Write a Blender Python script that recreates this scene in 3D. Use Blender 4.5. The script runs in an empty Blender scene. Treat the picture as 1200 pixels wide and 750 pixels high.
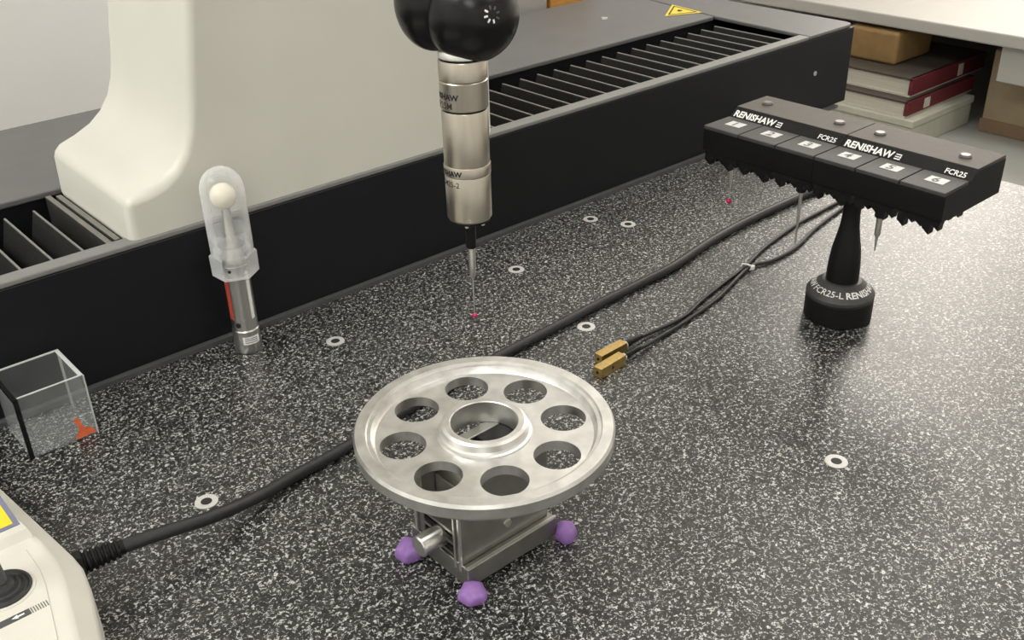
import bpy, bmesh, math, random
from mathutils import Vector, Matrix, Euler
random.seed(7)
SC = bpy.context.scene
COL = SC.collection
PI = math.pi

# ------------------------------------------------------------------ camera
cam_d = bpy.data.cameras.new('camera'); cam = bpy.data.objects.new('camera', cam_d); COL.objects.link(cam)
R_ = Vector((0.75135433, -0.65942052, -0.02512453)); U_ = Vector((0.33621125, 0.34976799, 0.87442801)); F_ = Vector((0.56782802, 0.66545243, -0.48450429))
m = Matrix((R_, U_, -F_)).transposed().to_4x4(); m.translation = (0, 0, .36)
cam.matrix_world = m
cam_d.sensor_width = 36; cam_d.lens = 36; cam_d.clip_start = .01; cam_d.clip_end = 50
SC.camera = cam

# ------------------------------------------------------------------ world, lights, exposure
SC.view_settings.view_transform = 'Standard'; SC.view_settings.look = 'None'
SC.view_settings.gamma = 1; SC.view_settings.use_curve_mapping = False
SC.view_settings.exposure = 0.88
w = bpy.data.worlds.new('world'); SC.world = w; w.use_nodes = True
w.node_tree.nodes['Background'].inputs[0].default_value = (.75, .82, .9, 1)
w.node_tree.nodes['Background'].inputs[1].default_value = .5
def area(name, loc, rot, sx, sy, power, col=(1, 1, 1)):
    d = bpy.data.lights.new(name, 'AREA'); d.shape = 'RECTANGLE'; d.size = sx; d.size_y = sy; d.energy = power; d.color = col
    o = bpy.data.objects.new(name, d); COL.objects.link(o); o.location = loc; o.rotation_euler = rot
    return o
CEIL = 1.75
WARM = (1, .995, .945)
for x, y, p in ((-1.15, .66, 16.5), (-1.15, -1.2, 11), (1.0, -1.2, 5), (.9, .45, 5)):
    area('ceiling_lamp', (x, y, CEIL - .03), (0, 0, 0), .62, 1.1, p, WARM)
area('window_daylight', (2.52, 1.14, 1.02), (math.radians(-90), 0, 0), 1.26, 1.30, 22, (1, .915, .81))

# ------------------------------------------------------------------ helpers
def wloc(o):
    v = Vector((0, 0, 0))
    while o is not None:
        v += o.location; o = o.parent
    return v
def setp(o, label=None, cat=None, group=None, kind=None):
    if label: o['label'] = label
    if cat: o['category'] = cat
    if group: o['group'] = group
    if kind: o['kind'] = kind
    return o
def thing(name, loc, label, cat, group=None):
    o = bpy.data.objects.new(name, None); COL.objects.link(o); o.location = loc; o.empty_display_size = .01
    return setp(o, label, cat, group)
def make(name, bm, mats, parent=None, smooth=None, origin=None, bevel=None, seg=2):
    """bm is in world coordinates; becomes ONE mesh object."""
    if not isinstance(mats, (list, tuple)): mats = [mats]
    if origin is None: origin = wloc(parent) if parent else Vector((0, 0, 0))
    origin = Vector(origin)
    bmesh.ops.recalc_face_normals(bm, faces=bm.faces)
    bmesh.ops.translate(bm, verts=bm.verts, vec=-origin)
    me = bpy.data.meshes.new(name)
    if smooth is not None:
        for f in bm.faces: f.smooth = True
        for e in bm.edges:
            if len(e.link_faces) == 2:
                e.smooth = e.calc_face_angle(0) < math.radians(smooth)
            else: e.smooth = False
    bm.to_mesh(me); bm.free()
    for mt in mats: me.materials.append(mt)
    o = bpy.data.objects.new(name, me); COL.objects.link(o)
    if parent: o.parent = parent; o.location = origin - wloc(parent)
    else: o.location = origin
    if bevel:
        b = o.modifiers.new('bevel', 'BEVEL'); b.width = bevel; b.segments = seg; b.limit_method = 'ANGLE'; b.angle_limit = math.radians(35)
        if smooth is None:
            for p in me.polygons: p.use_smooth = True
            b.harden_normals = True
    return o
def again(name, src, parent, world):
    o = bpy.data.objects.new(name, src.data); COL.objects.link(o); o.parent = parent
    o.location = Vector(world) - wloc(parent); o.rotation_euler = src.rotation_euler
    return o
def B(): return bmesh.new()
def box(bm, x0, x1, y0, y1, z0, z1, mi=0, M=None):
    vs = [bm.verts.new((x, y, z)) for z in (z0, z1) for y in (y0, y1) for x in (x0, x1)]
    if M is not None:
        for v in vs: v.co = M @ v.co
    for q in ((0, 2, 3, 1), (4, 5, 7, 6), (0, 1, 5, 4), (2, 6, 7, 3), (0, 4, 6, 2), (1, 3, 7, 5)):
        f = bm.faces.new([vs[i] for i in q]); f.material_index = mi
    return bm
def frame(d):
    d = Vector(d).normalized(); a = Vector((0, 0, 1)) if abs(d.z) < .9 else Vector((1, 0, 0))
    x = a.cross(d).normalized(); y = d.cross(x); return x, y, d
def lathe(bm, prof, c=(0, 0, 0), axis=(0, 0, 1), n=48, mi=0, close=False, phase=0):
    """prof: (radius, height) list; closed loop if close."""
    c = Vector(c); X, Y, Z = frame(axis)
    if tuple(axis) == (0, 0, 1): X, Y = Vector((1, 0, 0)), Vector((0, 1, 0))
    rings = []
    for r, h in prof:
        if r < 1e-7: rings.append([bm.verts.new(c + Z * h)])
        else: rings.append([bm.verts.new(c + Z * h + X * (r * math.cos(phase + 2 * PI * k / n)) + Y * (r * math.sin(phase + 2 * PI * k / n))) for k in range(n)])
    pairs = list(zip(rings, rings[1:]))
    if close: pairs.append((rings[-1], rings[0]))
    for a, b in pairs:
        for k in range(n):
            k2 = (k + 1) % n
            if len(a) == 1 and len(b) == 1: continue
            if len(a) == 1: vs = [a[0], b[k2], b[k]]
            elif len(b) == 1: vs = [a[k], a[k2], b[0]]
            else: vs = [a[k], a[k2], b[k2], b[k]]
            f = bm.faces.new(vs); f.material_index = mi
    return bm
def solid(bm, prof, c=(0, 0, 0), axis=(0, 0, 1), n=48, mi=0, phase=0):
    p = list(prof)
    if p[0][0] > 1e-7: p = [(0, p[0][1])] + p
    if p[-1][0] > 1e-7: p = p + [(0, p[-1][1])]
    return lathe(bm, p, c, axis, n, mi, False, phase)
def prism(bm, pts, lo, hi, ax, mi=0):
    """pts polygon in the plane normal to ax ('x': (y,z), 'y': (x,z), 'z': (x,y))."""
    def P(p, t): return {'x': (t, p[0], p[1]), 'y': (p[0], t, p[1]), 'z': (p[0], p[1], t)}[ax]
    a = [bm.verts.new(P(p, lo)) for p in pts]; b = [bm.verts.new(P(p, hi)) for p in pts]
    n = len(pts)
    fs = [bm.faces.new(a), bm.faces.new(b[::-1])]
    for k in range(n): fs.append(bm.faces.new([a[k], b[k], b[(k + 1) % n], a[(k + 1) % n]]))
    for f in fs: f.material_index = mi
    return bm
def catmull(pts, n=8):
    P = [Vector(p) for p in pts]; P = [2 * P[0] - P[1]] + P + [2 * P[-1] - P[-2]]; out = []
    for i in range(1, len(P) - 2):
        a, b, c, d = P[i - 1:i + 3]
        for k in range(n):
            t = k / n
            out.append(.5 * (2 * b + (c - a) * t + (2 * a - 5 * b + 4 * c - d) * t * t + (3 * b - a - 3 * c + d) * t ** 3))
    return out + [P[-2]]
def tube(bm, pts, r, n=12, mi=0):
    N = None; rings = []
    for i, p in enumerate(pts):
        t = (pts[min(i + 1, len(pts) - 1)] - pts[max(i - 1, 0)]).normalized()
        if N is None: N, _, _ = frame(t)
        N = (N - t * N.dot(t)).normalized(); Bn = t.cross(N)
        rr = r(i) if callable(r) else r
        rings.append([bm.verts.new(p + N * (rr * math.cos(2 * PI * k / n)) + Bn * (rr * math.sin(2 * PI * k / n))) for k in range(n)])
    for a, b in zip(rings, rings[1:]):
        for k in range(n): bm.faces.new([a[k], a[(k + 1) % n], b[(k + 1) % n], b[k]]).material_index = mi
    bm.faces.new(rings[0][::-1]); bm.faces.new(rings[-1])
    return bm
def text_mesh(s, size, bold=0.0, align='LEFT', xs=1.0):
    cu = bpy.data.curves.new('t', 'FONT'); cu.body = s; cu.size = size; cu.offset = bold * size; cu.resolution_u = 2; cu.fill_mode = 'FRONT'
    cu.align_x = align
    o = bpy.data.objects.new('t', cu); COL.objects.link(o)
    bpy.context.view_layer.update()
    me = bpy.data.meshes.new_from_object(o.evaluated_get(bpy.context.evaluated_depsgraph_get()))
    V = [(v.co.x * xs, v.co.y) for v in me.vertices]; Fs = [tuple(p.vertices) for p in me.polygons]
    bpy.data.objects.remove(o); bpy.data.curves.remove(cu); bpy.data.meshes.remove(me)
    return V, Fs
def put_text(bm, s, size, fn, bold=0.0, align='LEFT', xs=1.0, mi=0):
    V, Fs = text_mesh(s, size, bold, align, xs)
    vs = [bm.verts.new(fn(u, v)) for u, v in V]
    for f in Fs:
        try: bm.faces.new([vs[i] for i in f]).material_index = mi
        except ValueError: pass
    return (min(u for u, v in V), max(u for u, v in V))
def flat(bm, loop, fn, mi=0):
    bm.faces.new([bm.verts.new(fn(*p)) for p in loop]).material_index = mi

# ------------------------------------------------------------------ materials
def mat(name, col, rough=.5, metal=0., var=.08, scale=60., bump=0., spec=.5, stretch=None, rvar=0., coat=0.):
    mt = bpy.data.materials.new(name); mt.use_nodes = True; nt = mt.node_tree; N = nt.nodes; L = nt.links
    p = N['Principled BSDF']; p.inputs['Metallic'].default_value = metal; p.inputs['Roughness'].default_value = rough
    p.inputs['Specular IOR Level'].default_value = spec; p.inputs['Coat Weight'].default_value = coat
    tc = N.new('ShaderNodeTexCoord'); mp = N.new('ShaderNodeMapping')
    if stretch: mp.inputs['Scale'].default_value = stretch
    L.new(tc.outputs['Object'], mp.inputs[0])
    nz = N.new('ShaderNodeTexNoise'); nz.inputs['Scale'].default_value = scale; nz.inputs['Detail'].default_value = 4
    L.new(mp.outputs[0], nz.inputs['Vector'])
    rp = N.new('ShaderNodeValToRGB')
    rp.color_ramp.elements[0].position = .3; rp.color_ramp.elements[1].position = .7
    rp.color_ramp.elements[0].color = tuple(c * (1 - var) for c in col) + (1,)
    rp.color_ramp.elements[1].color = tuple(min(1, c * (1 + var)) for c in col) + (1,)
    L.new(nz.outputs['Fac'], rp.inputs[0]); L.new(rp.outputs[0], p.inputs['Base Color'])
    if rvar:
        mr = N.new('ShaderNodeMapRange'); mr.inputs[3].default_value = max(.02, rough - rvar); mr.inputs[4].default_value = rough + rvar
        L.new(nz.outputs['Fac'], mr.inputs[0]); L.new(mr.outputs[0], p.inputs['Roughness'])
    if bump:
        b = N.new('ShaderNodeBump'); b.inputs['Strength'].default_value = bump; b.inputs['Distance'].default_value = .0003
        L.new(nz.outputs['Fac'], b.inputs['Height']); L.new(b.outputs[0], p.inputs['Normal'])
    return mt
def clear_mat(name, col, alpha, rough, edge=.5):
    """clear plastic: partly see-through, more opaque and shiny at grazing angles."""
    mt = bpy.data.materials.new(name); mt.use_nodes = True; nt = mt.node_tree; N = nt.nodes; L = nt.links
    p = N['Principled BSDF']; p.inputs['Base Color'].default_value = (*col, 1); p.inputs['Roughness'].default_value = rough
    nz = N.new('ShaderNodeTexNoise'); nz.inputs['Scale'].default_value = 120
    tc = N.new('ShaderNodeTexCoord'); L.new(tc.outputs['Object'], nz.inputs['Vector'])
    lw = N.new('ShaderNodeLayerWeight'); lw.inputs['Blend'].default_value = .35
    mr = N.new('ShaderNodeMapRange'); mr.inputs[3].default_value = alpha; mr.inputs[4].default_value = min(1, alpha + edge)
    L.new(lw.outputs['Facing'], mr.inputs[0])
    ml = N.new('ShaderNodeMath'); ml.operation = 'MULTIPLY_ADD'; ml.inputs[1].default_value = .06; L.new(nz.outputs['Fac'], ml.inputs[0]); L.new(mr.outputs[0], ml.inputs[2])
    L.new(ml.outputs[0], p.inputs['Alpha'])
    return mt
def granite():
    mt = bpy.data.materials.new('black_granite'); mt.use_nodes = True; nt = mt.node_tree; N = nt.nodes; L = nt.links
    p = N['Principled BSDF']; tc = N.new('ShaderNodeTexCoord')
    def noise(scale, det, dist=0., off=0.):
        mp = N.new('ShaderNodeMapping'); mp.inputs['Location'].default_value = (off, off * 1.7, off * .3); L.new(tc.outputs['Object'], mp.inputs[0])
        n = N.new('ShaderNodeTexNoise'); n.inputs['Scale'].default_value = scale; n.inputs['Detail'].default_value = det; n.inputs['Distortion'].default_value = dist
        L.new(mp.outputs[0], n.inputs['Vector']); return n.outputs['Fac']
    def rng(v, a, b, lo, hi):
        m = N.new('ShaderNodeMapRange'); m.interpolation_type = 'SMOOTHSTEP'
        for k, x in enumerate((a, b, lo, hi)): m.inputs[k + 1].default_value = x
        L.new(v, m.inputs[0]); return m.outputs[0]
    def op(o, a, b):
        m = N.new('ShaderNodeMath'); m.operation = o
        for k, x in enumerate((a, b)):
            if isinstance(x, (int, float)): m.inputs[k].default_value = x
            else: L.new(x, m.inputs[k])
        return m.outputs[0]
    chips = rng(noise(560, 2.2, .9), .545, .71, 0, .56)                       # small pale crystals
    worm = op('ABSOLUTE', op('SUBTRACT', noise(330, 1.5, .7, 3.1), .5), 0)
    worm = op('MULTIPLY', rng(worm, .006, .05, .60, 0), rng(noise(420, 1, 0, 7.7), .53, .64, 0, 1))   # thin slivers
    grey = rng(noise(240, 3, .3, 5.3), .42, .72, .007, .036)
    tot = op('ADD', op('MAXIMUM', chips, worm), grey)
    cm = N.new('ShaderNodeCombineColor')
    for k, g in enumerate((.98, 1.0, .965)): L.new(op('MULTIPLY', tot, g), cm.inputs[k])
    L.new(cm.outputs[0], p.inputs['Base Color'])
    p.inputs['Roughness'].default_value = .36; p.inputs['Specular IOR Level'].default_value = .5
    return mt

GRAN = granite()
STEEL = mat('bright_steel', (.72, .71, .68), .30, 1, .03, 700)
INSERT = mat('insert_steel', (.60, .59, .57), .40, .35, .05, 400)
ALU = mat('turned_aluminium', (.68, .675, .655), .40, 1, .12, 110, rvar=.07, bump=.12)
ALU2 = mat('machined_aluminium_side', (.55, .55, .54), .42, 1, .10, 120, rvar=.06, bump=.1)
NICK = mat('nickel_probe', (.50, .465, .40), .30, 1, .03, 500, rvar=.02, stretch=(1, 1, .1))
VISE = mat('ground_steel', (.33, .325, .30), .42, 1, .08, 150, rvar=.06)
BLACKP = mat('black_panel_paint', (.0095, .0105, .0125), .42, 0, .06, 30, spec=.25)
BLACKG = mat('black_gloss_head', (.004, .004, .004), .26, 0, .1, 60, spec=.32)
BLACKA = mat('black_anodised', (.008, .008, .008), .42, 0, .15, 200, spec=.22)
GREYA = mat('dark_grey_anodised', (.082, .073, .064), .62, 0, .08, 300, spec=.3)
BUTTON = mat('button_grey', (.11, .10, .095), .35, 0, .05, 300)
GREYK = mat('port_key_grey', (.058, .058, .058), .6, 0, .08, 300, spec=.3)
PLATE = mat('grey_painted_plate', (.14, .14, .14), .48, 0, .04, 40, spec=.3, bump=.05)
LIP = mat('grey_lip', (.20, .20, .192), .45, 0, .05, 80)
COLUMN = mat('cream_machine_paint', (.66, .65, .585), .38, 0, .02, 15, spec=.45)
RUBBER = mat('bellows_fabric', (.020, .020, .019), .75, 0, .35, 500, bump=.3, spec=.2)
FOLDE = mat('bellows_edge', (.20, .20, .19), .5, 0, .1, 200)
CABLE = mat('black_cable', (.016, .016, .017), .48, 0, .15, 300, bump=.1)
BRASS = mat('brass', (.62, .44, .17), .33, 1, .15, 250, rvar=.08)
WHITE = mat('white_print', (.82, .82, .80), .6, 0, .05, 500)
LABEL = mat('label_card', (.60, .60, .59), .6, 0, .05, 300)
BLACKI = mat('black_print', (.015, .015, .015), .6, 0, .05, 500)
IVORY = mat('ivory_plastic', (.63, .615, .55), .42, 0, .02, 60, bump=.04, spec=.45)
CERAM = mat('white_ceramic', (.86, .80, .66), .18, 0, .02, 100)
PURPLE = mat('purple_putty', (.27, .14, .40), .6, 0, .12, 300, bump=.3)
RUBY = mat('ruby', (.55, .02, .12), .1, 0, .05, 500)
YEL = mat('yellow_sticker', (.82, .62, .02), .5, 0, .03, 200)
BLUEG = mat('blue_grey_sticker', (.17, .18, .27), .5, 0, .05, 200)
BOOT = mat('joystick_rubber', (.022, .022, .023), .55, 0, .2, 300)
STICK = mat('joystick_grey', (.07, .07, .072), .5, 0, .1, 100)
REDI = mat('red_sticker', (.42, .06, .04), .5, 0, .1, 300)
ORG = mat('orange_sticker', (.80, .16, .06), .5, 0, .15, 300)
SHELF = mat('grey_shelf', (.42, .42, .39), .5, 0, .03, 20)
DESK = mat('pale_desk_laminate', (.40, .385, .36), .5, 0, .02, 30)
DKBACK = mat('dark_desk_back', (.10, .09, .075), .7, 0, .1, 20)
REDB = mat('red_book_cloth', (.115, .012, .019), .6, 0, .1, 200, bump=.1)  # book red lowered to carry the shade under the deep desk
DKRED = mat('dark_book_board', (.055, .043, .034), .6, 0, .1, 100)
PAGES = mat('book_pages', (.52, .49, .42), .8, 0, .10, 260, stretch=(.05, .05, 3), bump=.2)
PAGES2 = mat('pale_box_card', (.46, .45, .375), .75, 0, .06, 60)
KRAFT = mat('brown_card', (.24, .145, .055), .7, 0, .10, 60)  # brown darkened too, under-desk shade put into the base colour
KRAFT2 = mat('tan_card', (.30, .235, .15), .75, 0, .08, 40)
KRAFT3 = mat('dark_tan_card', (.22, .14, .085), .75, 0, .08, 40)
ORWOOD = mat('orange_wood', (.70, .34, .07), .55, 0, .15, 40, stretch=(1, 8, 8))
WALLM = mat('wall_paint', (.88, .865, .845), .8, 0, .02, 8)
FLOORM = mat('grey_floor', (.30, .30, .29), .5, 0, .06, 6)
CEILM = mat('ceiling_paint', (.78, .77, .74), .9, 0, .02, 8)
CAPM = clear_mat('frosted_plastic', (.94, .96, .98), .10, .10, .66)
ACRYL = clear_mat('clear_acrylic', (.70, .73, .73), .015, .05, .16)
ACRYLE = clear_mat('acrylic_edge', (.80, .82, .80), .45, .15, .3)
GLASS = clear_mat('window_glass', (.9, .95, 1), .04, .02, .2)

# ------------------------------------------------------------------ room shell
X0, X1, Y0, Y1, Z0 = -2.3, 3.2, -2.4, 1.16, -.85
setp(make('floor', box(B(), X0, X1, Y0, Y1, Z0 - .05, Z0), FLOORM), kind='structure')
setp(make('ceiling', box(B(), X0, X1, Y0, Y1, CEIL, CEIL + .05), CEILM), kind='structure')
bm = B()   # back wall with a window opening at its right end, out of the picture
box(bm, X0, 1.88, Y1, Y1 + .08, Z0, CEIL); box(bm, 3.16, X1, Y1, Y1 + .08, Z0, CEIL)
box(bm, 1.88, 3.16, Y1, Y1 + .08, Z0, .36); box(bm, 1.88, 3.16, Y1, Y1 + .08, 1.68, CEIL)
setp(make('wall_back', bm, WALLM), kind='structure')
setp(make('wall_front', box(B(), X0, X1, Y0 - .05, Y0, Z0, CEIL), WALLM), kind='structure')
setp(make('wall_left', box(B(), X0 - .05, X0, Y0, Y1, Z0, CEIL), WALLM), kind='structure')
setp(make('wall_right', box(B(), X1, X1 + .05, Y0, Y1, Z0, CEIL), WALLM), kind='structure')
wn = make('window_1', box(B(), 1.88, 3.16, Y1 + .045, Y1 + .05, .36, 1.68), GLASS); setp(wn, kind='structure')

# ------------------------------------------------------------------ granite table
gt = thing('granite_table', (.3, .3, Z0), 'polished black granite measuring table with pale speckles and threaded inserts', 'table')
make('slab', box(B(), -.9, .93, -.35, .925, -.16, 0), GRAN, gt, bevel=.002)
for x in (-.8, .83):
    for y in (-.25, .64): make('support_leg', box(B(), x - .06, x + .06, y - .06, y + .06, Z0, -.16), BLACKP, gt)
ins = None
for x, y in ((.3115, .5576), (.1617, .4556), (.4456, .2396), (.4536, .4501), (.4789, .5542), (.592, .5837), (.6072, .5531)):
    if ins is None:
        bm = B(); lathe(bm, [(.0066, -.0004), (.0064, .0004), (.0042, .0006), (.0031, .0004)], (x, y, 0), n=28)
        ins = make('threaded_insert', bm, INSERT, gt, smooth=50, origin=(x, y, 0))
        h = make('bore', solid(B(), [(.0034, -.0003), (.0031, .00045)], (x, y, 0), n=24), BLACKI, ins, origin=(x, y, 0))
    else:
        o = again('threaded_insert', ins, gt, (x, y, 0)); again('bore', h, o, (x, y, 0))

# ------------------------------------------------------------------ guideway housing (black rail cover)
ZT = .0905; XL, XR = -.45, 1.033
gh = thing('guideway_housing', (.3, .615, 0), 'long black guideway housing with grey top plate behind the granite table', 'machine rail')
make('front_panel', box(B(), XL, XR, .615, .622, .0035, ZT - .004), BLACKP, gh, bevel=.0008)
make('foot_strip', box(B(), XL, XR - .02, .6105, .622, .0002, .0035), mat('grey_foot_strip', (.075, .077, .08), .5), gh)
make('top_lip', box(B(), XL, .9485, .6155, .6285, ZT - .004, ZT), LIP, gh, bevel=.0012)
make('end_panel', box(B(), XR - .006, XR, .622, .915, .0005, ZT - .004), BLACKP, gh, bevel=.001)
make('channel_bed', box(B(), XL, XR - .006, .6285, .752, .0, .050), BLACKP, gh)
make('rear_wall', box(B(), XL, XR - .006, .752, .760, .0, ZT - .005), BLACKP, gh)
bm = B(); prism(bm, [(XL, .7485), (.955, .7485), (.982, .922), (XL, .922)], ZT - .005, ZT, 'z'); make('rear_plate', bm, PLATE, gh, bevel=.0015)
bm = B(); prism(bm, [(.949, .6155), (XR - .010, .6155), (XR - .002, .6185), (XR, .627), (XR, .922), (.984, .922), (.9565, .7485)], ZT - .004, ZT + .0002, 'z'); make('end_cover', bm, PLATE, gh, bevel=.0015)
make('rear_panel', box(B(), XL, XR, .915, .922, .0005, ZT - .0052), BLACKP, gh)
for x, y in ((.8628, .833), (.12, .84)):
    make('plate_screw', solid(B(), [(.0042, ZT), (.0040, ZT + .0012), (.0022, ZT + .0016), (.0020, ZT + .0006)], (x, y, 0), n=20), STEEL, gh, smooth=40)
make('panel_screw', solid(B(), [(.0026, 0), (.0025, .0008), (.0012, .0012)], (.9659, .615, .048), (0, -1, 0), 16), STEEL, gh, smooth=40)
st = B(); T = [(.917, .789), (.969, .823), (.961, .770)]
c0 = (sum(p[0] for p in T) / 3, sum(p[1] for p in T) / 3)
def sc_tri(k): return [(c0[0] + (x - c0[0]) * k, c0[1] + (y - c0[1]) * k) for x, y in T]
flat(st, sc_tri(1.0), lambda x, y: (x, y, ZT + .0004)); s1 = make('warning_triangle', st, YEL, gh); s1['label'] = 'yellow warning triangle sticker'
st = B(); o_, i_ = sc_tri(.80), sc_tri(.66)
for k in range(3):
    k2 = (k + 1) % 3; flat(st, [o_[k], o_[k2], i_[k2], i_[k]], lambda x, y: (x, y, ZT + .0006))
flat(st, [(c0[0] - .004, c0[1] + .001), (c0[0] + .004, c0[1] + .006), (c0[0] + .005, c0[1] - .001), (c0[0] - .003, c0[1] - .003)], lambda x, y: (x, y, ZT + .0006))
make('warning_symbol', st, BLACKI, s1)

def bellows(x0, x1, label, n):
    t = thing('bellows', ((x0 + x1) / 2, .69, .05), label, 'bellows', 'pleated guideway bellows')
    p = (x1 - x0) / n; src = None
    for k in range(n):
        x = x0 + k * p
        if src is None:
            bm = B(); zl, zh = .0512, .0865
            prof = [(x, zl), (x + .46 * p, zh - .0008), (x + .46 * p, zh), (x + .53 * p, zh), (x + .53 * p, zh - .0008), (x + .98 * p, zl)]
            prism(bm, prof, .6305, .729, 'y')
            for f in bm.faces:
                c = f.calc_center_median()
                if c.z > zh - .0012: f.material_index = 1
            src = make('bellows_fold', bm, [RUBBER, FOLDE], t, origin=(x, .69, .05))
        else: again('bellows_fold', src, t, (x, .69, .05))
    return t
bl = bellows(-.40, .192, 'black pleated bellows in the guideway left of the cream column', 30)
make('end_bar', box(B(), .196, .200, .632, .745, .051, .0885), VISE, bl, bevel=.0005)
make('end_bar', box(B(), .2015, .2055, .632, .738, .051, .0895), VISE, bl, bevel=.0005)
br = bellows(.518, .944, 'black pleated bellows in the guideway right of the cream column', 19)

# ------------------------------------------------------------------ cream column
mc = thing('machine_column', (.36, .68, .09), 'tall cream machine column with flared foot standing on the guideway', 'column')
prof = [(.2070, .0835), (.2082, .1165), (.2098, .1205), (.2140, .1245), (.2260, .1288), (.2380, .1345), (.2475, .1420), (.2550, .1520), (.2600, .1640), (.2635, .1800), (.2665, .2000), (.2700, .2200), (.2740, .2450), (.2770, .30), (.278, .80), (.5135, .80), (.5135, .0835)]
front = [(.2070, .0835), (.2080, .1130), (.2092, .1168), (.2125, .1195), (.2235, .1200), (.2345, .1230), (.2445, .1300), (.2520, .1390), (.2572, .1510), (.2612, .1680), (.2650, .1920), (.2690, .2160)] + prof[12:]
bm = B(); n = len(prof); va = [bm.verts.new((x, .6178, z)) for x, z in front]; vb = [bm.verts.new((x, .7465, z)) for x, z in prof]
bm.faces.new(va); bm.faces.new(vb[::-1])
for k in range(n): bm.faces.new([va[k], vb[k], vb[(k + 1) % n], va[(k + 1) % n]])
make('shell', bm, COLUMN, mc, bevel=.0065, seg=5)
make('base_shoe', box(B(), .212, .51, .632, .744, .052, .0835), BLACKP, mc)

# ------------------------------------------------------------------ probe head and probe
PX, PY = .3264, .4162
ph = thing('probe_rotator', (PX, PY, .25), 'glossy black rounded motorised probe head hanging above the steel probe', 'probe head')
def ell(c, rx, ry, rz, ax, n=40, cut=None):
    bm = B(); bmesh.ops.create_uvsphere(bm, u_segments=n, v_segments=24, radius=1)
    d = Vector(ax).normalized(); X = Vector((0, 0, 1)).cross(d).normalized(); Z = d.cross(X) * -1
    Z = Vector((0, 0, 1))
    for v in bm.verts: v.co = Vector(c) + X * (v.co.x * rx) + d * (v.co.y * ry) + Z * (v.co.z * rz)
    return bm
AX = Vector((-.62, .78, 0)).normalized()
C1 = Vector((.3322, .4142, .2448)); C2 = Vector((.3245, .4350, .2490))
dm = make('front_dome', ell(C1, .0246, .0246, .0246, AX), BLACKG, ph, smooth=80)
make('rear_dome', ell(C2, .0225, .0205, .0250, AX), BLACKG, ph, smooth=80)
make('turret', solid(B(), [(.019, .262), (.024, .268), (.026, .275), (.026, .33), (.024, .335)], (.329, .424, 0), n=40), BLACKG, ph, smooth=40)
make('ram', box(B(), .299, .359, .394, .454, .335, 1.2), COLUMN, ph, bevel=.004)
# dashed status ring on the dome
ldir = (.46 * R_ - .29 * U_ - .88 * F_).normalized(); lx = (R_ - ldir * R_.dot(ldir)).normalized(); ly = ldir.cross(lx)
rings_ = [B(), B()]
for k in range(8):
    a = 2 * PI * k / 8 + .3; bm = rings_[0] if 2.6 < a < 5.3 else rings_[1]
    def fn(u, v, a=a):
        q = lx * ((.0034 + v) * math.cos(a) - u * math.sin(a)) + ly * ((.0034 + v) * math.sin(a) + u * math.cos(a))
        d = (ldir * .0246 + q).normalized(); return C1 + d * .02475
    flat(bm, [(-.0005, -.0010), (.0005, -.0010), (.0005, .0010), (-.0005, .0010)], fn)
o = make('indicator_ring', rings_[0], WHITE, dm); o['label'] = 'small white dashes'
make('indicator_ring', rings_[1], STICK, dm)

sp = thing('touch_probe', (PX, PY, .13), 'cylindrical nickel touch probe with thin stylus hanging below the black head', 'probe')
PC = (PX, PY, 0)
make('collar', solid(B(), [(.0118, 0.2277), (.0126, 0.2262), (.0126, 0.2242)][::-1], PC), STEEL, sp, smooth=40)
make('neck_ring', solid(B(), [(.0119, 0.2227), (.0119, 0.2243)], PC), BLACKA, sp, smooth=40)
make('upper_body', solid(B(), [(.0124, 0.2126), (.0128, 0.2130), (.0128, 0.2221), (.0124, 0.2229)], PC), NICK, sp, smooth=30)
ub = make('label_sleeve', solid(B(), [(.0124, 0.1973), (.0128, 0.1977), (.0128, 0.2118), (.0124, 0.2123)], PC), NICK, sp, smooth=30)
make('groove', solid(B(), [(.0119, 0.1959), (.0119, 0.1975)], PC), BLACKA, sp, smooth=40)
make('lower_body', solid(B(), [(.0122, 0.1665), (.0125, 0.1669), (.0125, 0.1957), (.0122, 0.1963)], PC), NICK, sp, smooth=30)
make('joint_ring', solid(B(), [(.0126, 0.1605), (.0129, 0.1609), (.0129, 0.1659), (.0126, 0.1665)], PC), NICK, sp, smooth=30)
lb = make('stylus_module', solid(B(), [(.0118, 0.1343), (.0125, 0.1353), (.0126, 0.1599), (.0123, 0.1605)], PC), NICK, sp, smooth=30)
make('bottom_face', solid(B(), [(.0100, .1322), (.0114, .1329), (.0118, 0.1343)], PC), BLACKA, sp, smooth=30)
make('stylus_holder', solid(B(), [(.0024, .1150), (.0030, .1160), (.0030, .1270), (.0042, .1324)], PC, n=24), BLACKA, sp, smooth=40)
make('stylus_shank', solid(B(), [(.0012, .0960), (.0017, .0975), (.0022, .1090), (.0022, .1152)], PC, n=20), STEEL, sp, smooth=40)
sm = make('stylus_stem', solid(B(), [(.0003, .0720), (.0004, .0962)], PC, n=12), STEEL, sp, smooth=60)
bm = B(); bmesh.ops.create_icosphere(bm, subdivisions=2, radius=.0016, matrix=Matrix.Translation((PX, PY, .0712))); make('ruby_ball', bm, RUBY, sp, smooth=80)
for z in (.1322,):
    for a in (-140, -80): make('coupling_pin', solid(B(), [(.0010, z - .0008), (.0010, z + .0006)], (PX + .0095 * math.cos(math.radians(a)), PY + .0095 * math.sin(math.radians(a)), 0), n=10), STEEL, sp)
def wrap(r, zc, ang):
    return lambda u, v: (PX + (r + .00006) * math.cos(math.radians(ang) + u / r), PY + (r + .00006) * math.sin(math.radians(ang) + u / r), zc + v)
bm = B()
put_text(bm, 'RENISHAW', .0042, wrap(.0128, .2037, -192), .045, 'CENTER', 1.05); put_text(bm, 'SP25M', .0048, wrap(.0128, .1988, -187), .008, 'CENTER')
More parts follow.
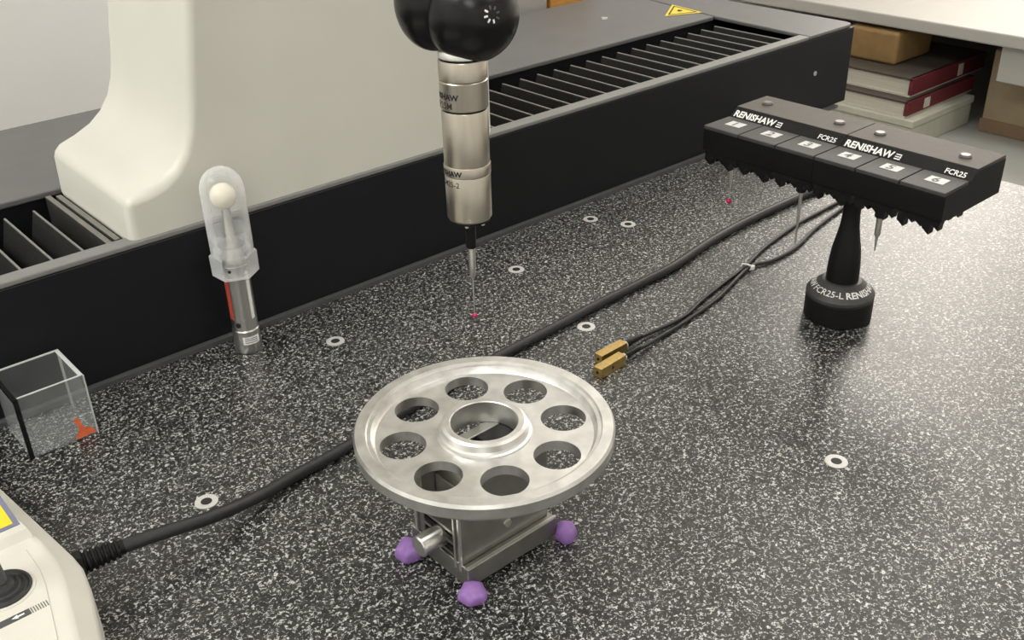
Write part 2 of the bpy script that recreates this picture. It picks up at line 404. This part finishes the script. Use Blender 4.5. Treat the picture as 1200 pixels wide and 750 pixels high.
make('lettering', bm, BLACKI, ub)
bm = B(); put_text(bm, 'RENISHAW', .0040, wrap(.0129, .1620, -190), .045, 'CENTER', 1.05); put_text(bm, 'SCM25-2', .0044, wrap(.0126, .1555, -188), .008, 'CENTER')
make('lettering', bm, BLACKI, lb)

# ------------------------------------------------------------------ calibration sphere and its cap
CX, CY = .2625, .592
cs = thing('calibration_sphere', (CX, CY, 0), 'steel calibration post carrying a white ceramic ball beside the black housing', 'calibration sphere')
make('post', solid(B(), [(.0090, .0002), (.0093, .0008), (.0093, .0170), (.0088, .0178), (.0088, .066)], (CX, CY, 0), n=40), STEEL, cs, smooth=30)
make('stem', solid(B(), [(.0085, .066), (.0085, .070), (.0040, .084), (.0030, .107)], (CX, CY, 0), n=32), STEEL, cs, smooth=40)
bm = B(); bmesh.ops.create_uvsphere(bm, u_segments=32, v_segments=20, radius=.0086, matrix=Matrix.Translation((CX, CY, .1140))); make('ball', bm, CERAM, cs, smooth=80)
ca = math.atan2(-CY, -CX)
def cyl_patch(bm, r, a0, a1, z0, z1, n=8, mi=0):
    for k in range(n):
        q0 = a0 + (a1 - a0) * k / n; q1 = a0 + (a1 - a0) * (k + 1) / n
        flat(bm, [(q0, z0), (q1, z0), (q1, z1), (q0, z1)], lambda a, z: (CX + r * math.cos(a), CY + r * math.sin(a), z), mi)
bm = B(); cyl_patch(bm, .0094, ca - .35, ca + .95, .0075, .0135); o = make('label_band', bm, WHITE, cs); o['label'] = 'small white paper label'
bm = B()
for z in (.0090, .0106, .0120):
    cyl_patch(bm, .00946, ca - .2, ca + .75, z - .0003, z + .0003)
make('label_print', bm, mat('grey_print', (.25, .25, .25), .6), o)
bm = B(); cyl_patch(bm, .0089, ca + .62, ca + .95, .026, .062, 3); make('label_strip', bm, WHITE, cs)
bm = B(); cyl_patch(bm, .0089, ca - 1.35, ca - .80, .026, .058, 4); o = make('red_strip', bm, REDI, cs); o['label'] = 'red printed strip'
a = ca - .55; make('set_screw_hole', solid(B(), [(.0019, -.0003), (.0019, .0003)], (CX + .0088 * math.cos(a), CY + .0088 * math.sin(a), .0225), (math.cos(a), math.sin(a), 0), 16), BLACKI, cs)
cp = thing('protective_cap', (CX, CY, .059), 'translucent plastic cap with hexagonal collar covering the white calibration ball', 'cap')
dome = [(.0140, .0742), (.0142, .085), (.0142, .119)] + [(.0142 * math.cos(t), .119 + .0148 * math.sin(t)) for t in (.25, .5, .75, 1.0, 1.25, 1.45)] + [(0, .1338)]
make('dome', lathe(B(), dome, (CX, CY, 0), n=40), CAPM, cp, smooth=60)
make('hexagon_collar', lathe(B(), [(.0100, .0590), (.0154, .0590), (.0156, .0735), (.0143, .0748)], (CX, CY, 0), n=6, phase=ca + .52), CAPM, cp)
make('inner_lip', lathe(B(), [(.0125, .0745), (.0125, .0775), (.0090, .0795), (.0120, .0830), (.0138, .0910)], (CX, CY, 0), n=40), CAPM, cp, smooth=60)
a = ca - .30; make('vent_hole', solid(B(), [(.0011, 0), (.0011, .0003)], (CX + .0140 * math.cos(a), CY + .0140 * math.sin(a), .0660), (math.cos(a), math.sin(a), 0), 12), BLACKI, cp)

# ------------------------------------------------------------------ clear box
ab = thing('acrylic_box', (.123, .585, 0), 'small clear acrylic box with an orange sticker beside the black housing', 'box')
bx0, bx1, by0, by1, bz = .1035, .1433, .5640, .6050, .0416; w_ = .0012
make('base', box(B(), bx0, bx1, by0, by1, .0003, .0015), ACRYL, ab)
make('front_side', box(B(), bx0, bx1, by0, by0 + w_, .0015, bz), ACRYL, ab)
make('back_side', box(B(), bx0, bx1, by1 - w_, by1, .0015, bz), ACRYL, ab)
make('left_side', box(B(), bx0, bx0 + w_, by0 + w_, by1 - w_, .0015, bz), ACRYL, ab)
make('right_side', box(B(), bx1 - w_, bx1, by0 + w_, by1 - w_, .0015, bz), ACRYL, ab)
e = .0013
make('top_edge', box(B(), bx1 - .0022, bx1 + .0002, by0, by1, bz, bz + .0006), ACRYLE, ab)
make('top_edge', box(B(), bx0, bx1 - .0022, by0, by0 + e, bz, bz + .0004), ACRYLE, ab)
make('top_edge', box(B(), bx0, bx1 - .0022, by1 - .0016, by1, bz, bz + .0006), ACRYLE, ab)
make('corner_edge', box(B(), bx1, bx1 + .0006, by0 - .0006, by0 + .0016, .0003, bz), ACRYLE, ab)
make('corner_edge', box(B(), bx1 - .0010, bx1 + .0003, by1 - .0012, by1 + .0003, .0003, bz), ACRYLE, ab)
make('corner_tape', box(B(), bx0 - .0010, bx0 + .0016, by0 - .0008, by0 + .0008, .0003, bz + .0006), BLACKA, ab)
make('corner_tape', box(B(), bx0 - .0010, bx0 + .0012, by0 + .0008, by1, bz - .002, bz + .0008), BLACKA, ab)
bm = B()
flat(bm, [(.1300, .0010), (.1428, .0014), (.1400, .0065), (.1362, .0075), (.1345, .0150), (.1312, .0150), (.1335, .0085)], lambda x, z: (x, by0 - .0002, z)); o = make('sticker', bm, ORG, ab); o['label'] = 'torn orange sticker'

# ------------------------------------------------------------------ joystick controller
jc = thing('joystick_controller', (.02, .43, 0), 'ivory joystick control box with yellow sticker in the lower left corner', 'controller')
O_ = [(.068, .565), (.0742, .504), (.0828, .4260), (.0832, .4150), (.0805, .398), (.0715, .362), (.056, .305), (-.06, .305), (-.06, .565)]
T_ = [(.060, .555), (.0650, .496), (.0722, .4330), (.0724, .4150), (.0705, .400), (.0618, .3605), (.049, .315), (-.05, .315), (-.05, .555)]
bm = B(); n = len(O_)
rings = [[bm.verts.new((x, y, z)) for x, y in P] for P, z in ((O_, .001), (O_, .0285), (T_, .0380))]
bm.faces.new(rings[0]); bm.faces.new(rings[2])
for a, b in zip(rings, rings[1:]):
    for k in range(n): bm.faces.new([a[k], a[(k + 1) % n], b[(k + 1) % n], b[k]])
make('housing', bm, IVORY, jc, bevel=.0022, seg=3)
bm = B()
Pd = [(.0712, .4405), (.0655, .4910), (.0610, .545), (-.048, .545), (-.048, .4405)]; Pt = [(.0705, .4450), (.0649, .4910), (.0604, .543), (-.046, .543), (-.046, .4450)]
ra = [bm.verts.new((x, y, .0378)) for x, y in Pd]; rb = [bm.verts.new((x, y, .0410)) for x, y in Pt]
bm.faces.new(rb)
for k in range(5): bm.faces.new([ra[k], ra[(k + 1) % 5], rb[(k + 1) % 5], rb[k]])
make('upper_deck', bm, IVORY, jc)
pk = [(.0655, .4330), (.0655, .4150), (.0640, .4030), (.0560, .3660), (-.04, .3660), (-.04, .4330)]
make('front_panel', prism(B(), pk, .0378, .0386, 'z'), IVORY, jc, bevel=.0004)
bm = B(); box(bm, .030, .0690, .4500, .4860, .0410, .0413); stk = make('sticker_border', bm, BLUEG, jc)
make('sticker_face', box(B(), .032, .0665, .4525, .4835, .0413, .0415), YEL, stk)
make('sticker_symbol', solid(B(), [(.0058, .0415), (.0058, .0417)], (.0560, .4640, 0), n=24), BLACKI, stk)
JX, JY = .0480, .4120
make('boot', solid(B(), [(.0128, .0385), (.0126, .0398), (.0116, .0400), (.0110, .0392), (.0100, .0398), (.0094, .0412), (.0086, .0404), (.0076, .0410), (.0070, .0428), (.0062, .0420), (.0052, .0428), (.0046, .0440)], (JX, JY, 0), n=40), BOOT, jc, smooth=25)
make('boot_seat', solid(B(), [(.0142, .0385), (.0140, .0390), (.0129, .0391)], (JX, JY, 0), n=40), IVORY, jc, smooth=30)
make('stick', solid(B(), [(.0036, 0), (.0038, .006), (.0042, .022), (.0054, .032), (.0058, .038), (.0040, .043)], (JX, JY, .0425), (-.10, .18, 1), 28), STICK, jc, smooth=50)
make('direction_strip', box(B(), .020, .0530, .3885, .3925, .0386, .0388), STICK, jc)
bm = B(); flat(bm, [(.045, .3905), (.0478, .3918), (.0478, .3910), (.0505, .3910), (.0505, .3900), (.0478, .3900), (.0478, .3892)], lambda x, y: (x, y, .0389)); make('arrow_mark', bm, WHITE, jc)
for k in range(7): make('hatch_mark', box(B(), .0535 + k * .0011, .0539 + k * .0011, .3885, .3925, .0386, .0387), STICK, jc)
# strain relief
make('gland_nut', solid(B(), [(.0058, 0), (.0066, .0006), (.0066, .0042), (.0056, .0050)], (.0822, .4290, .0200), (1, -.15, .03), 6), BLACKA, jc)
bm = B(); pr = [(.0050, 0)]
for k in range(6):
    h = .001 + k * .0028; r = .0058 - k * .00018; pr += [(r * .80, h), (r, h + .0005), (r, h + .0017), (r * .80, h + .0021)]
pr += [(.0038, .0195)]
make('strain_relief', solid(bm, pr, (.0868, .4283, .0202), (1, -.15, .03), 24), BLACKA, jc, smooth=30)

# main cable
def cable(name, pts, r, mt, label, cat, group=None):
    o = make(name, tube(B(), catmull(pts, 8), r, 12), mt, None, smooth=60, origin=pts[0]); return setp(o, label, cat, group)
cable('controller_cable', [(.1030, .4259, .0207), (.112, .4245, .0207), (.130, .4235, .0185), (.150, .4245, .0142), (.170, .4290, .0090), (.190, .4340, .0052), (.212, .4380, .0039), (.2412, .4405, .0037), (.31, .4510, .0037), (.3784, .4575, .0037), (.43, .4605, .0037), (.4784, .4635, .0037), (.53, .4650, .0037), (.5674, .4672, .0037), (.625, .4765, .0037), (.6844, .4812, .0037), (.7835, .4820, .0037), (.8247, .4847, .0037), (.90, .4890, .0037), (.918, .4905, .0044), (.9340, .4920, .0040), (.9410, .4925, -.006), (.9415, .4928, -.03), (.9400, .4930, -.30)], .0036, CABLE,
      'thick black cable running across the granite from the ivory controller', 'cable')

# ------------------------------------------------------------------ two brass probe leads
def lead(c, ang, path, label):
    t = thing('probe_lead', (c[0], c[1], 0), label, 'cable', 'thin black leads with brass blocks')
    M = Matrix.Translation((c[0], c[1], 0)) @ Matrix.Rotation(ang, 4, 'Z')
    bl_ = make('brass_block', box(B(), -.0127, .0127, -.0034, .0034, .0003, .0078, 0, M), BRASS, t, bevel=.0003)
    d = Vector((math.cos(ang), math.sin(ang), 0))
    e = Vector((c[0], c[1], .0042)) - d * .0128
    make('screw_hole', solid(B(), [(.0011, 0), (.0011, .0002)], e, -d, 12), BLACKI, bl_)
    sd = Vector((d.y, -d.x, 0))
    make('side_hole', solid(B(), [(.0009, 0), (.0009, .0002)], Vector((c[0], c[1], .0042)) + sd * .00345 - d * .001, sd, 12), BLACKI, bl_)
    f = Vector((c[0], c[1], .0040)) + d * .0127
    make('ferrule', solid(B(), [(.0028, 0), (.0028, .0020), (.0016, .0024)], f, d, 16), INSERT, t, smooth=30)
    make('sleeve', solid(B(), [(.0026, .0022), (.0026, .0060), (.0021, .0064), (.0020, .0180), (.0016, .0190)], f, d, 16), BLACKA, t, smooth=30)
    p0 = f + d * .018
    make('wire', tube(B(), catmull([tuple(p0), tuple(p0 + d * .008 - Vector((0, 0, .0012)))] + path, 6), .0015, 8), CABLE, t, smooth=60)
    return t
tail = lambda y: [(.86, y, .0018), (.915, y + .003, .0018), (.9345, y + .004, -.001), (.9365, y + .004, -.02), (.9365, y + .004, -.3)]
lead((.4357, .4086), .03, [(.5116, .4098, .0018), (.5405, .4169, .0018), (.5774, .4240, .0018), (.6090, .4298, .0020), (.6392, .4384, .0018), (.6627, .4432, .0018), (.708, .4500, .0018), (.7561, .4525, .0018), (.7853, .4542, .0018)] + tail(.462), 'thin black lead with the brass block farther from the aluminium wheel')
lead((.4232, .3975), .07, [(.4900, .4030, .0018), (.5048, .4042, .0018), (.5508, .4108, .0018), (.6085, .4262, .0020), (.6335, .4218, .0018), (.6664, .4232, .0018), (.7092, .4338, .0018), (.7607, .4425, .0018), (.7826, .4455, .0018)] + tail(.450), 'thin black lead with the brass block nearer to the aluminium wheel')
bm = B(); Mz = Matrix.Translation((.6088, .4280, .0020)) @ Matrix.Rotation(.25, 4, 'Z')
lp = [Vector((0, -.0046, .0)), Vector((0, -.0036, .0022)), Vector((0, 0, .0027)), Vector((0, .0036, .0022)), Vector((0, .0046, 0)), Vector((0, .0036, -.0013)), Vector((0, -.0036, -.0013)), Vector((0, -.0046, 0))]
tube(bm, [Mz @ p for p in lp], .0007, 8); box(bm, -.0016, .0016, -.0062, -.0038, -.0002, .0026, 0, Mz)
setp(make('cable_tie', bm, WHITE, None, smooth=40, origin=(.6088, .4280, 0)), 'small white cable tie binding the two thin black leads', 'cable tie')

# ------------------------------------------------------------------ vise under the wheel
vs = thing('toolmaker_vise', (.253, .323, 0), 'small grey steel vise on purple putty feet under the aluminium wheel', 'vise')
VX0, VX1, VY0, VY1 = .2235, .2822, .3000, .3460
make('base', box(B(), VX0, VX1, VY0, VY1, .0040, .0158), VISE, vs, bevel=.0008)
make('front_cheek', box(B(), VX0 + .001, VX1 - .002, VY0 + .0042, VY0 + .0105, .0158, .0592), VISE, vs, bevel=.0008)
make('rear_cheek', box(B(), VX0 + .001, VX1 - .002, VY1 - .0105, VY1 - .0042, .0158, .0592), VISE, vs, bevel=.0008)
make('ledge_edge', box(B(), VX0, VX1, VY0 + .0002, VY0 + .0016, .0158, .0163), STEEL, vs)
make('cheek_edge', box(B(), VX0 - .0006, VX0 + .0010, VY0 + .0046, VY0 + .0064, .0120, .0585), STEEL, vs, bevel=.0003)
make('cheek_edge', box(B(), VX0 - .0006, VX0 + .0010, VY0 + .0086, VY0 + .0098, .0120, .0585), STEEL, vs, bevel=.0003)
make('cheek_edge', box(B(), VX0 - .0006, VX0 + .0010, VY1 - .0064, VY1 - .0046, .0158, .0585), STEEL, vs, bevel=.0003)
make('fixed_jaw', box(B(), .2600, .2795, VY0 + .0108, VY1 - .0108, .0158, .0590), BLACKA, vs, bevel=.0006)
make('moving_jaw', box(B(), .2330, .2440, VY0 + .0108, VY1 - .0108, .0158, .0500), VISE, vs, bevel=.0006)
for k in range(5): make('rib', box(B(), .2245, .2330, VY0 + .0110, VY1 - .0110, .0165 + k * .0034, .0182 + k * .0034), BLACKA if k % 2 else VISE, vs)
make('clamp_screw', solid(B(), [(.0050, 0), (.0056, .0006), (.0056, .0150), (.0052, .0156), (.0034, .0158), (.0034, .0300)], (.2110, .3220, .0240), (1, 0, 0), 28), STEEL, vs, smooth=30)
make('rear_knob', solid(B(), [(.0045, 0), (.0045, .003), (.0100, .0035), (.0105, .0045), (.0105, .0160), (.0095, .0170)], (.2745, VY1 - .0043, .0330), (0, 1, 0), 36), mat('tan_brass', (.36, .28, .18), .5, .5, .1, 200), vs, smooth=30)
make('cheek_screw', lathe(B(), [(.0024, 0), (.0022, .0008), (.0011, .0009), (.0011, -.0002)], (.2527, VY0 + .0042, .0262), (0, -1, 0), 18), STEEL, vs, smooth=30)
def putty(c, s, zt):
    bm = B(); bmesh.ops.create_icosphere(bm, subdivisions=4, radius=1)
    for v in bm.verts:
        k = 1 + .07 * math.sin(5 * v.co.x + 30 * c[0]) + .06 * math.sin(6 * v.co.y + 3 * v.co.z)
        z = v.co.z
        wd = 1.10 - .32 * max(0, z); z = math.copysign(abs(z) ** .6, z)
        v.co = Vector((c[0] + v.co.x * s * k * wd, c[1] + v.co.y * s * k * wd, zt * .5 + max(-.98, z * 1.12) * zt * .5))
    o = make('putty_foot', bm, PURPLE, vs, smooth=80); o['label'] = 'purple putty foot'
putty((.2232, .2966), .0064, .0088); putty((.2858, .2970), .0052, .0112); putty((.2180, .3415), .0062, .0112); putty((.2855, .3480), .0056, .0120)

# ------------------------------------------------------------------ aluminium wheel
WX, WY = .2604, .3287; WZ = .0594
wh = thing('aluminium_wheel', (WX, WY, WZ), 'round machined aluminium wheel with eight holes resting on the small vise', 'wheel')
WC = (WX, WY, 0)
make('rim', lathe(B(), [(.0543, WZ), (.0612, WZ), (.0645, WZ + .0035), (.0648, WZ + .0092), (.0638, WZ + .0108), (.0586, WZ + .0108), (.0580, WZ + .0094), (.0562, WZ + .0092), (.0550, WZ + .0066), (.0543, WZ + .0058)], WC, n=128, close=True), ALU, wh, smooth=25)
cu = bpy.data.curves.new('w', 'CURVE'); cu.dimensions = '2D'; cu.fill_mode = 'BOTH'; cu.extrude = .0027
def circ(cx, cy, r, n):
    s = cu.splines.new('POLY'); s.points.add(n - 1); s.use_cyclic_u = True
    for k in range(n): s.points[k].co = (cx + r * math.cos(2 * PI * k / n), cy + r * math.sin(2 * PI * k / n), 0, 1)
circ(0, 0, .0545, 128); circ(0, 0, .0220, 64)
for k in range(8):
    a = math.radians(18.4 + 45 * k); circ(.0410 * math.cos(a), .0410 * math.sin(a), .0115, 40)
to = bpy.data.objects.new('w', cu); COL.objects.link(to); bpy.context.view_layer.update()
me = bpy.data.meshes.new_from_object(to.evaluated_get(bpy.context.evaluated_depsgraph_get()))
bpy.data.objects.remove(to)
bm = B(); bm.from_mesh(me); bmesh.ops.remove_doubles(bm, verts=bm.verts, dist=1e-6); bmesh.ops.translate(bm, verts=bm.verts, vec=(WX, WY, WZ + .0030)); make('web', bm, ALU, wh, smooth=25)
make('hub', lathe(B(), [(.0168, WZ - .0), (.0168, WZ + .0118), (.0172, WZ + .0122), (.0200, WZ + .0122), (.0214, WZ + .0112), (.0217, WZ + .0080), (.0224, WZ + .0070), (.0236, WZ + .0066), (.0240, WZ + .0056), (.0240, WZ)], WC, n=96, close=True), ALU, wh, smooth=25)

# ------------------------------------------------------------------ stylus rack on its stand
RX, RY = .596, .338
rk = thing('stylus_rack', (RX, RY, 0), 'black six port stylus change rack on a round pedestal stand', 'rack')
make('stand_base', solid(B(), [(.0228, .0003), (.0235, .0010), (.0235, .0168), (.0229, .0174)], (RX, RY, 0), n=64), BLACKA, rk, smooth=30)
sc_ = make('stand_collar', solid(B(), [(.0236, .0180), (.0236, .0200), (.0226, .0216), (.0135, .0292), (.0125, .0294)], (RX, RY, 0), n=64), mat('collar_grey', (.045, .045, .044), .5, 0, .1, 300), rk, smooth=25)
make('stand_post', solid(B(), [(.0112, .0292), (.0112, .036), (.0108, .044), (.0098, .053), (.0080, .062), (.0066, .070), (.0060, .078), (.0058, .090), (.0062, .1035)], (RX, RY, 0), n=40), BLACKA, rk, smooth=60)
ang0 = math.atan2(-RY, -RX) + .22
def ringtxt(off):
    def fn(u, v):
        rr = .0207 - v * .78; a = ang0 + off + u / .0190
        return (RX + rr * math.cos(a), RY + rr * math.sin(a), .0233 + v * .65 + .0001)
    return fn
for off in (0, PI):
    bm = B(); put_text(bm, 'RENISHAW', .0066, ringtxt(off), .03, 'LEFT', 1.0); make('lettering', bm, WHITE, sc_); bm = B(); put_text(bm, 'FCR25-L', .0066, ringtxt(off - .08), .008, 'RIGHT', 1.0)
    make('lettering', bm, WHITE, sc_)
PITCH = .0308
for u in range(2):
    ya, yb = .447 - u * .0925 - .0924, .447 - u * .0925
    bd = make('rack_body', prism(B(), [(.5685, .1040), (.5675, .1060), (.5675, .1205), (.5970, .1205), (.5975, .1225), (.6045, .1280), (.641, .1265), (.641, .1030), (.585, .1030)], ya, yb, 'y'), BLACKA, rk, bevel=.0004)
    make('top_cover', prism(B(), [(.6048, .1278), (.6046, .1288), (.6405, .1288), (.6408, .1266)], ya + .0003, yb - .0003, 'y'), GREYA, rk, bevel=.0003)
    dx, dz = .0070, .0055; ln = math.hypot(dx, dz)
    def face(y0, v0=.0012):
        return lambda a, v: (.59745 + (v0 + v) * dx / ln - .0001, y0 - a, .12255 + (v0 + v) * dz / ln + .00012)
    bm = B()
    _, wd = put_text(bm, 'RENISHAW', .0074, face(yb - .0020), .035, 'LEFT', .95)
    f = face(yb - .0020 - wd - .0012)
    for q in ([(0, 0), (.0042, 0), (.0042, .0009), (0, .0009)], [(0, .0018), (.0030, .0018), (.0030, .0026), (0, .0026)], [(0, .0036), (.0042, .0036), (.0042, .0044), (0, .0044)], [(.0034, .0013), (.0042, .0013), (.0042, .0032), (.0034, .0032)]): flat(bm, q, f)
    make('lettering', bm, WHITE, bd); bm = B()
    put_text(bm, 'FCR25', .0054, face(ya + .0045), .02, 'RIGHT', .95)
    make('lettering', bm, WHITE, bd)
for k in range(6):
    y1 = .447 - k * PITCH - .0004; y0 = y1 - PITCH + .0010; yc = (y0 + y1) / 2
    ky = make('port_key', prism(B(), [(.5674, .1206), (.5674, .1226), (.5678, .1230), (.5962, .1230), (.5966, .1206)], y0, y1, 'y'), GREYK, rk, bevel=.0003)
    lab = make('label', box(B(), .5790, .5888, yc - .0068, yc + .0056, .1230, .1233), LABEL, ky)
    bm = B(); put_text(bm, str(k + 1), .0105, lambda a, v: (.5803 + v, yc - a, .12345), .02, 'CENTER')
    make('number', bm, mat('label_print_grey', (.10, .10, .11), .6) if k == 0 else bpy.data.materials['label_print_grey'], lab)
    # serrated docking jaws hanging below the port
    pts = [(y1 - .0006, .1040)]; nn = 5; ww = (y1 - y0 - .0012) / nn
    for j in range(nn):
        zb = (.0940, .0978, .0962, .0935, .0968)[j] + random.uniform(-.0008, .0008)
        pts += [(y1 - .0006 - j * ww, zb + .0034), (y1 - .0006 - (j + .82) * ww, zb), (y1 - .0006 - (j + .84) * ww, zb + .0030)]
    pts += [(y0 + .0006, .1040)]
    make('docking_jaw', prism(B(), pts, .5700, .5760, 'x'), BLACKA, rk)
    make('docking_jaw', prism(B(), [(p[0], p[1] + (.002 if p[1] < .103 else 0)) for p in pts[::-1]], .594, .600, 'x'), BLACKA, rk)
for x, y in ((.6235, .4335), (.6215, .3715), (.6205, .3395), (.6190, .2785)):
    make('cover_button', solid(B(), [(.0040, .1286), (.0040, .1296), (.0030, .1306)], (x, y, 0), n=24), BUTTON, rk, smooth=40)

def module(y, zb, segs, label, ball=None):
    t = thing('stylus_module', (.5800, y, .1035), label, 'stylus', 'styli docked in the rack')
    make('holder', solid(B(), [(.0030, zb), (.0036, zb + .001), (.0036, .0985), (.0068, .0990), (.0070, .1035)], (.5800, y, 0), n=24), BLACKA, t, smooth=30)
    for nm, prof in segs: make(nm, solid(B(), prof, (.5800, y, 0), n=14), STEEL, t, smooth=40)
    if ball:
        bm = B(); bmesh.ops.create_icosphere(bm, subdivisions=2, radius=ball[1], matrix=Matrix.Translation((.58, y, ball[0]))); make('ruby_ball', bm, RUBY, t, smooth=80)
    return t
module(.4290, .0935, [('shank', [(.0012, .0800), (.0013, .0937)]), ('stem', [(.0006, .0668), (.0007, .0802)])], 'docked stylus with red ruby tip at the left end of the rack', (.0662, .0021))
module(.3690, .0905, [('shank', [(.0010, .0680), (.0014, .0908)]), ('stem', [(.0005, .0505), (.0008, .0682)])], 'long thin docked stylus at the third port just left of the pedestal')
module(.3085, .0900, [('shank', [(.0013, .0765), (.0020, .0780), (.0020, .0902)]), ('stem', [(.0004, .0660), (.0011, .0770)])], 'thick docked stylus at the port right of the pedestal')

# ------------------------------------------------------------------ side desk with books beyond the table
dk = thing('side_desk', (1.9, .4, Z0), 'pale laminate desk with grey lower shelf beyond the granite table', 'desk')
make('desk_top', box(B(), 1.50, 2.75, -.9, 1.155, -.0290, -.0098), DESK, dk, bevel=.003)
make('lower_shelf', box(B(), .98, 2.65, -.85, 1.155, -.205, -.185), SHELF, dk, bevel=.001)
make('back_panel', box(B(), 2.0, 2.02, -.85, 1.155, -.185, -.029), DKBACK, dk)
make('drawer_front', box(B(), 1.515, 1.535, -.2, .660, -.083, -.029), DESK, dk, bevel=.002)
for x, y in ((1.03, -.8), (1.03, 1.1), (2.6, -.8), (2.6, 1.1)): make('leg', box(B(), x - .025, x + .025, y - .025, y + .025, Z0, -.205), VISE, dk)
def book(name, x0, x1, y0, y1, z0, z1, cover, spine, label, sticker=None):
    t = thing(name, ((x0 + x1) / 2, (y0 + y1) / 2, z0), label, 'book')
    c = .003
    make('page_block', box(B(), x0 + .003, x1 - .003, y0 + .005, y1 - .003, z0 + c, z1 - c), PAGES, t)
    make('cover_board', box(B(), x0, x1, y0, y1, z0, z0 + c), PAGES, t); make('cover_board', box(B(), x0, x1, y0, y1, z1 - c, z1), cover, t)
    s = make('spine', box(B(), x0, x1, y0 - .002, y0 + .004, z0 + c, z1), spine, t, bevel=.0008)
    if sticker: make('spine_label', box(B(), sticker[0], sticker[1], y0 - .0026, y0 - .002, z0 + .006, z1 - .004), PAGES2, s)
bb = thing('storage_box', (1.52, .80, -.185), 'pale cream box at the bottom of the stack of red books', 'box')
make('body', box(B(), 1.424, 1.608, .730, .935, -.185, -.150), PAGES2, bb, bevel=.002)
make('lid', box(B(), 1.422, 1.610, .728, .937, -.150, -.1385), PAGES2, bb, bevel=.002)
book('red_book', 1.427, 1.630, .745, .955, -.1385, -.1135, DKRED, REDB, 'thinner red book lying directly on the pale box', (1.475, 1.492))
book('red_book', 1.450, 1.675, .755, .965, -.1135, -.0850, DKRED, REDB, 'thicker red book on top of the other red book', (1.588, 1.603))
bx = thing('brown_box', (1.55, .88, -.085), 'brown cardboard box on top of the red books under the desk', 'box')
make('body', box(B(), 1.495, 1.605, .8125, .900, -.0850, -.0345), KRAFT, bx, bevel=.006, seg=3)
make('pale_end', box(B(), 1.500, 1.600, .900, .915, -.0850, -.0400), PAGES2, bx, bevel=.002)
cb = thing('cardboard_box', (1.66, .55, -.185), 'tan cardboard box on the shelf behind the pale drawer front', 'box')
make('body', box(B(), 1.585, 1.80, .40, .700, -.185, -.055), KRAFT2, cb, bevel=.003)
make('bottom_band', box(B(), 1.5835, 1.8015, .3985, .7015, -.184, -.163), KRAFT3, cb)

# ------------------------------------------------------------------ things behind the guideway
bs = setp(make('rear_bench', box(B(), -.5, .96, .932, 1.155, Z0, -.06), FLOORM, origin=(.4, 1.04, Z0)), 'low grey bench behind the guideway along the wall', 'bench')
ob = thing('orange_crate', (.92, .99, -.06), 'orange wooden crate behind the grey guideway plate', 'crate')
make('body', box(B(), .884, .957, .945, 1.035, -.06, .16), ORWOOD, ob, bevel=.002)
make('lid', box(B(), .882, .959, .943, 1.037, .16, .168), ORWOOD, ob, bevel=.001)
wc = thing('white_carton', (.84, .99, -.06), 'white carton beside the orange crate behind the guideway plate', 'carton')
make('body', box(B(), .79, .878, .945, 1.035, -.06, .20), DESK, wc, bevel=.002)
make('flap', box(B(), .788, .880, .943, 1.037, .20, .203), DESK, wc)
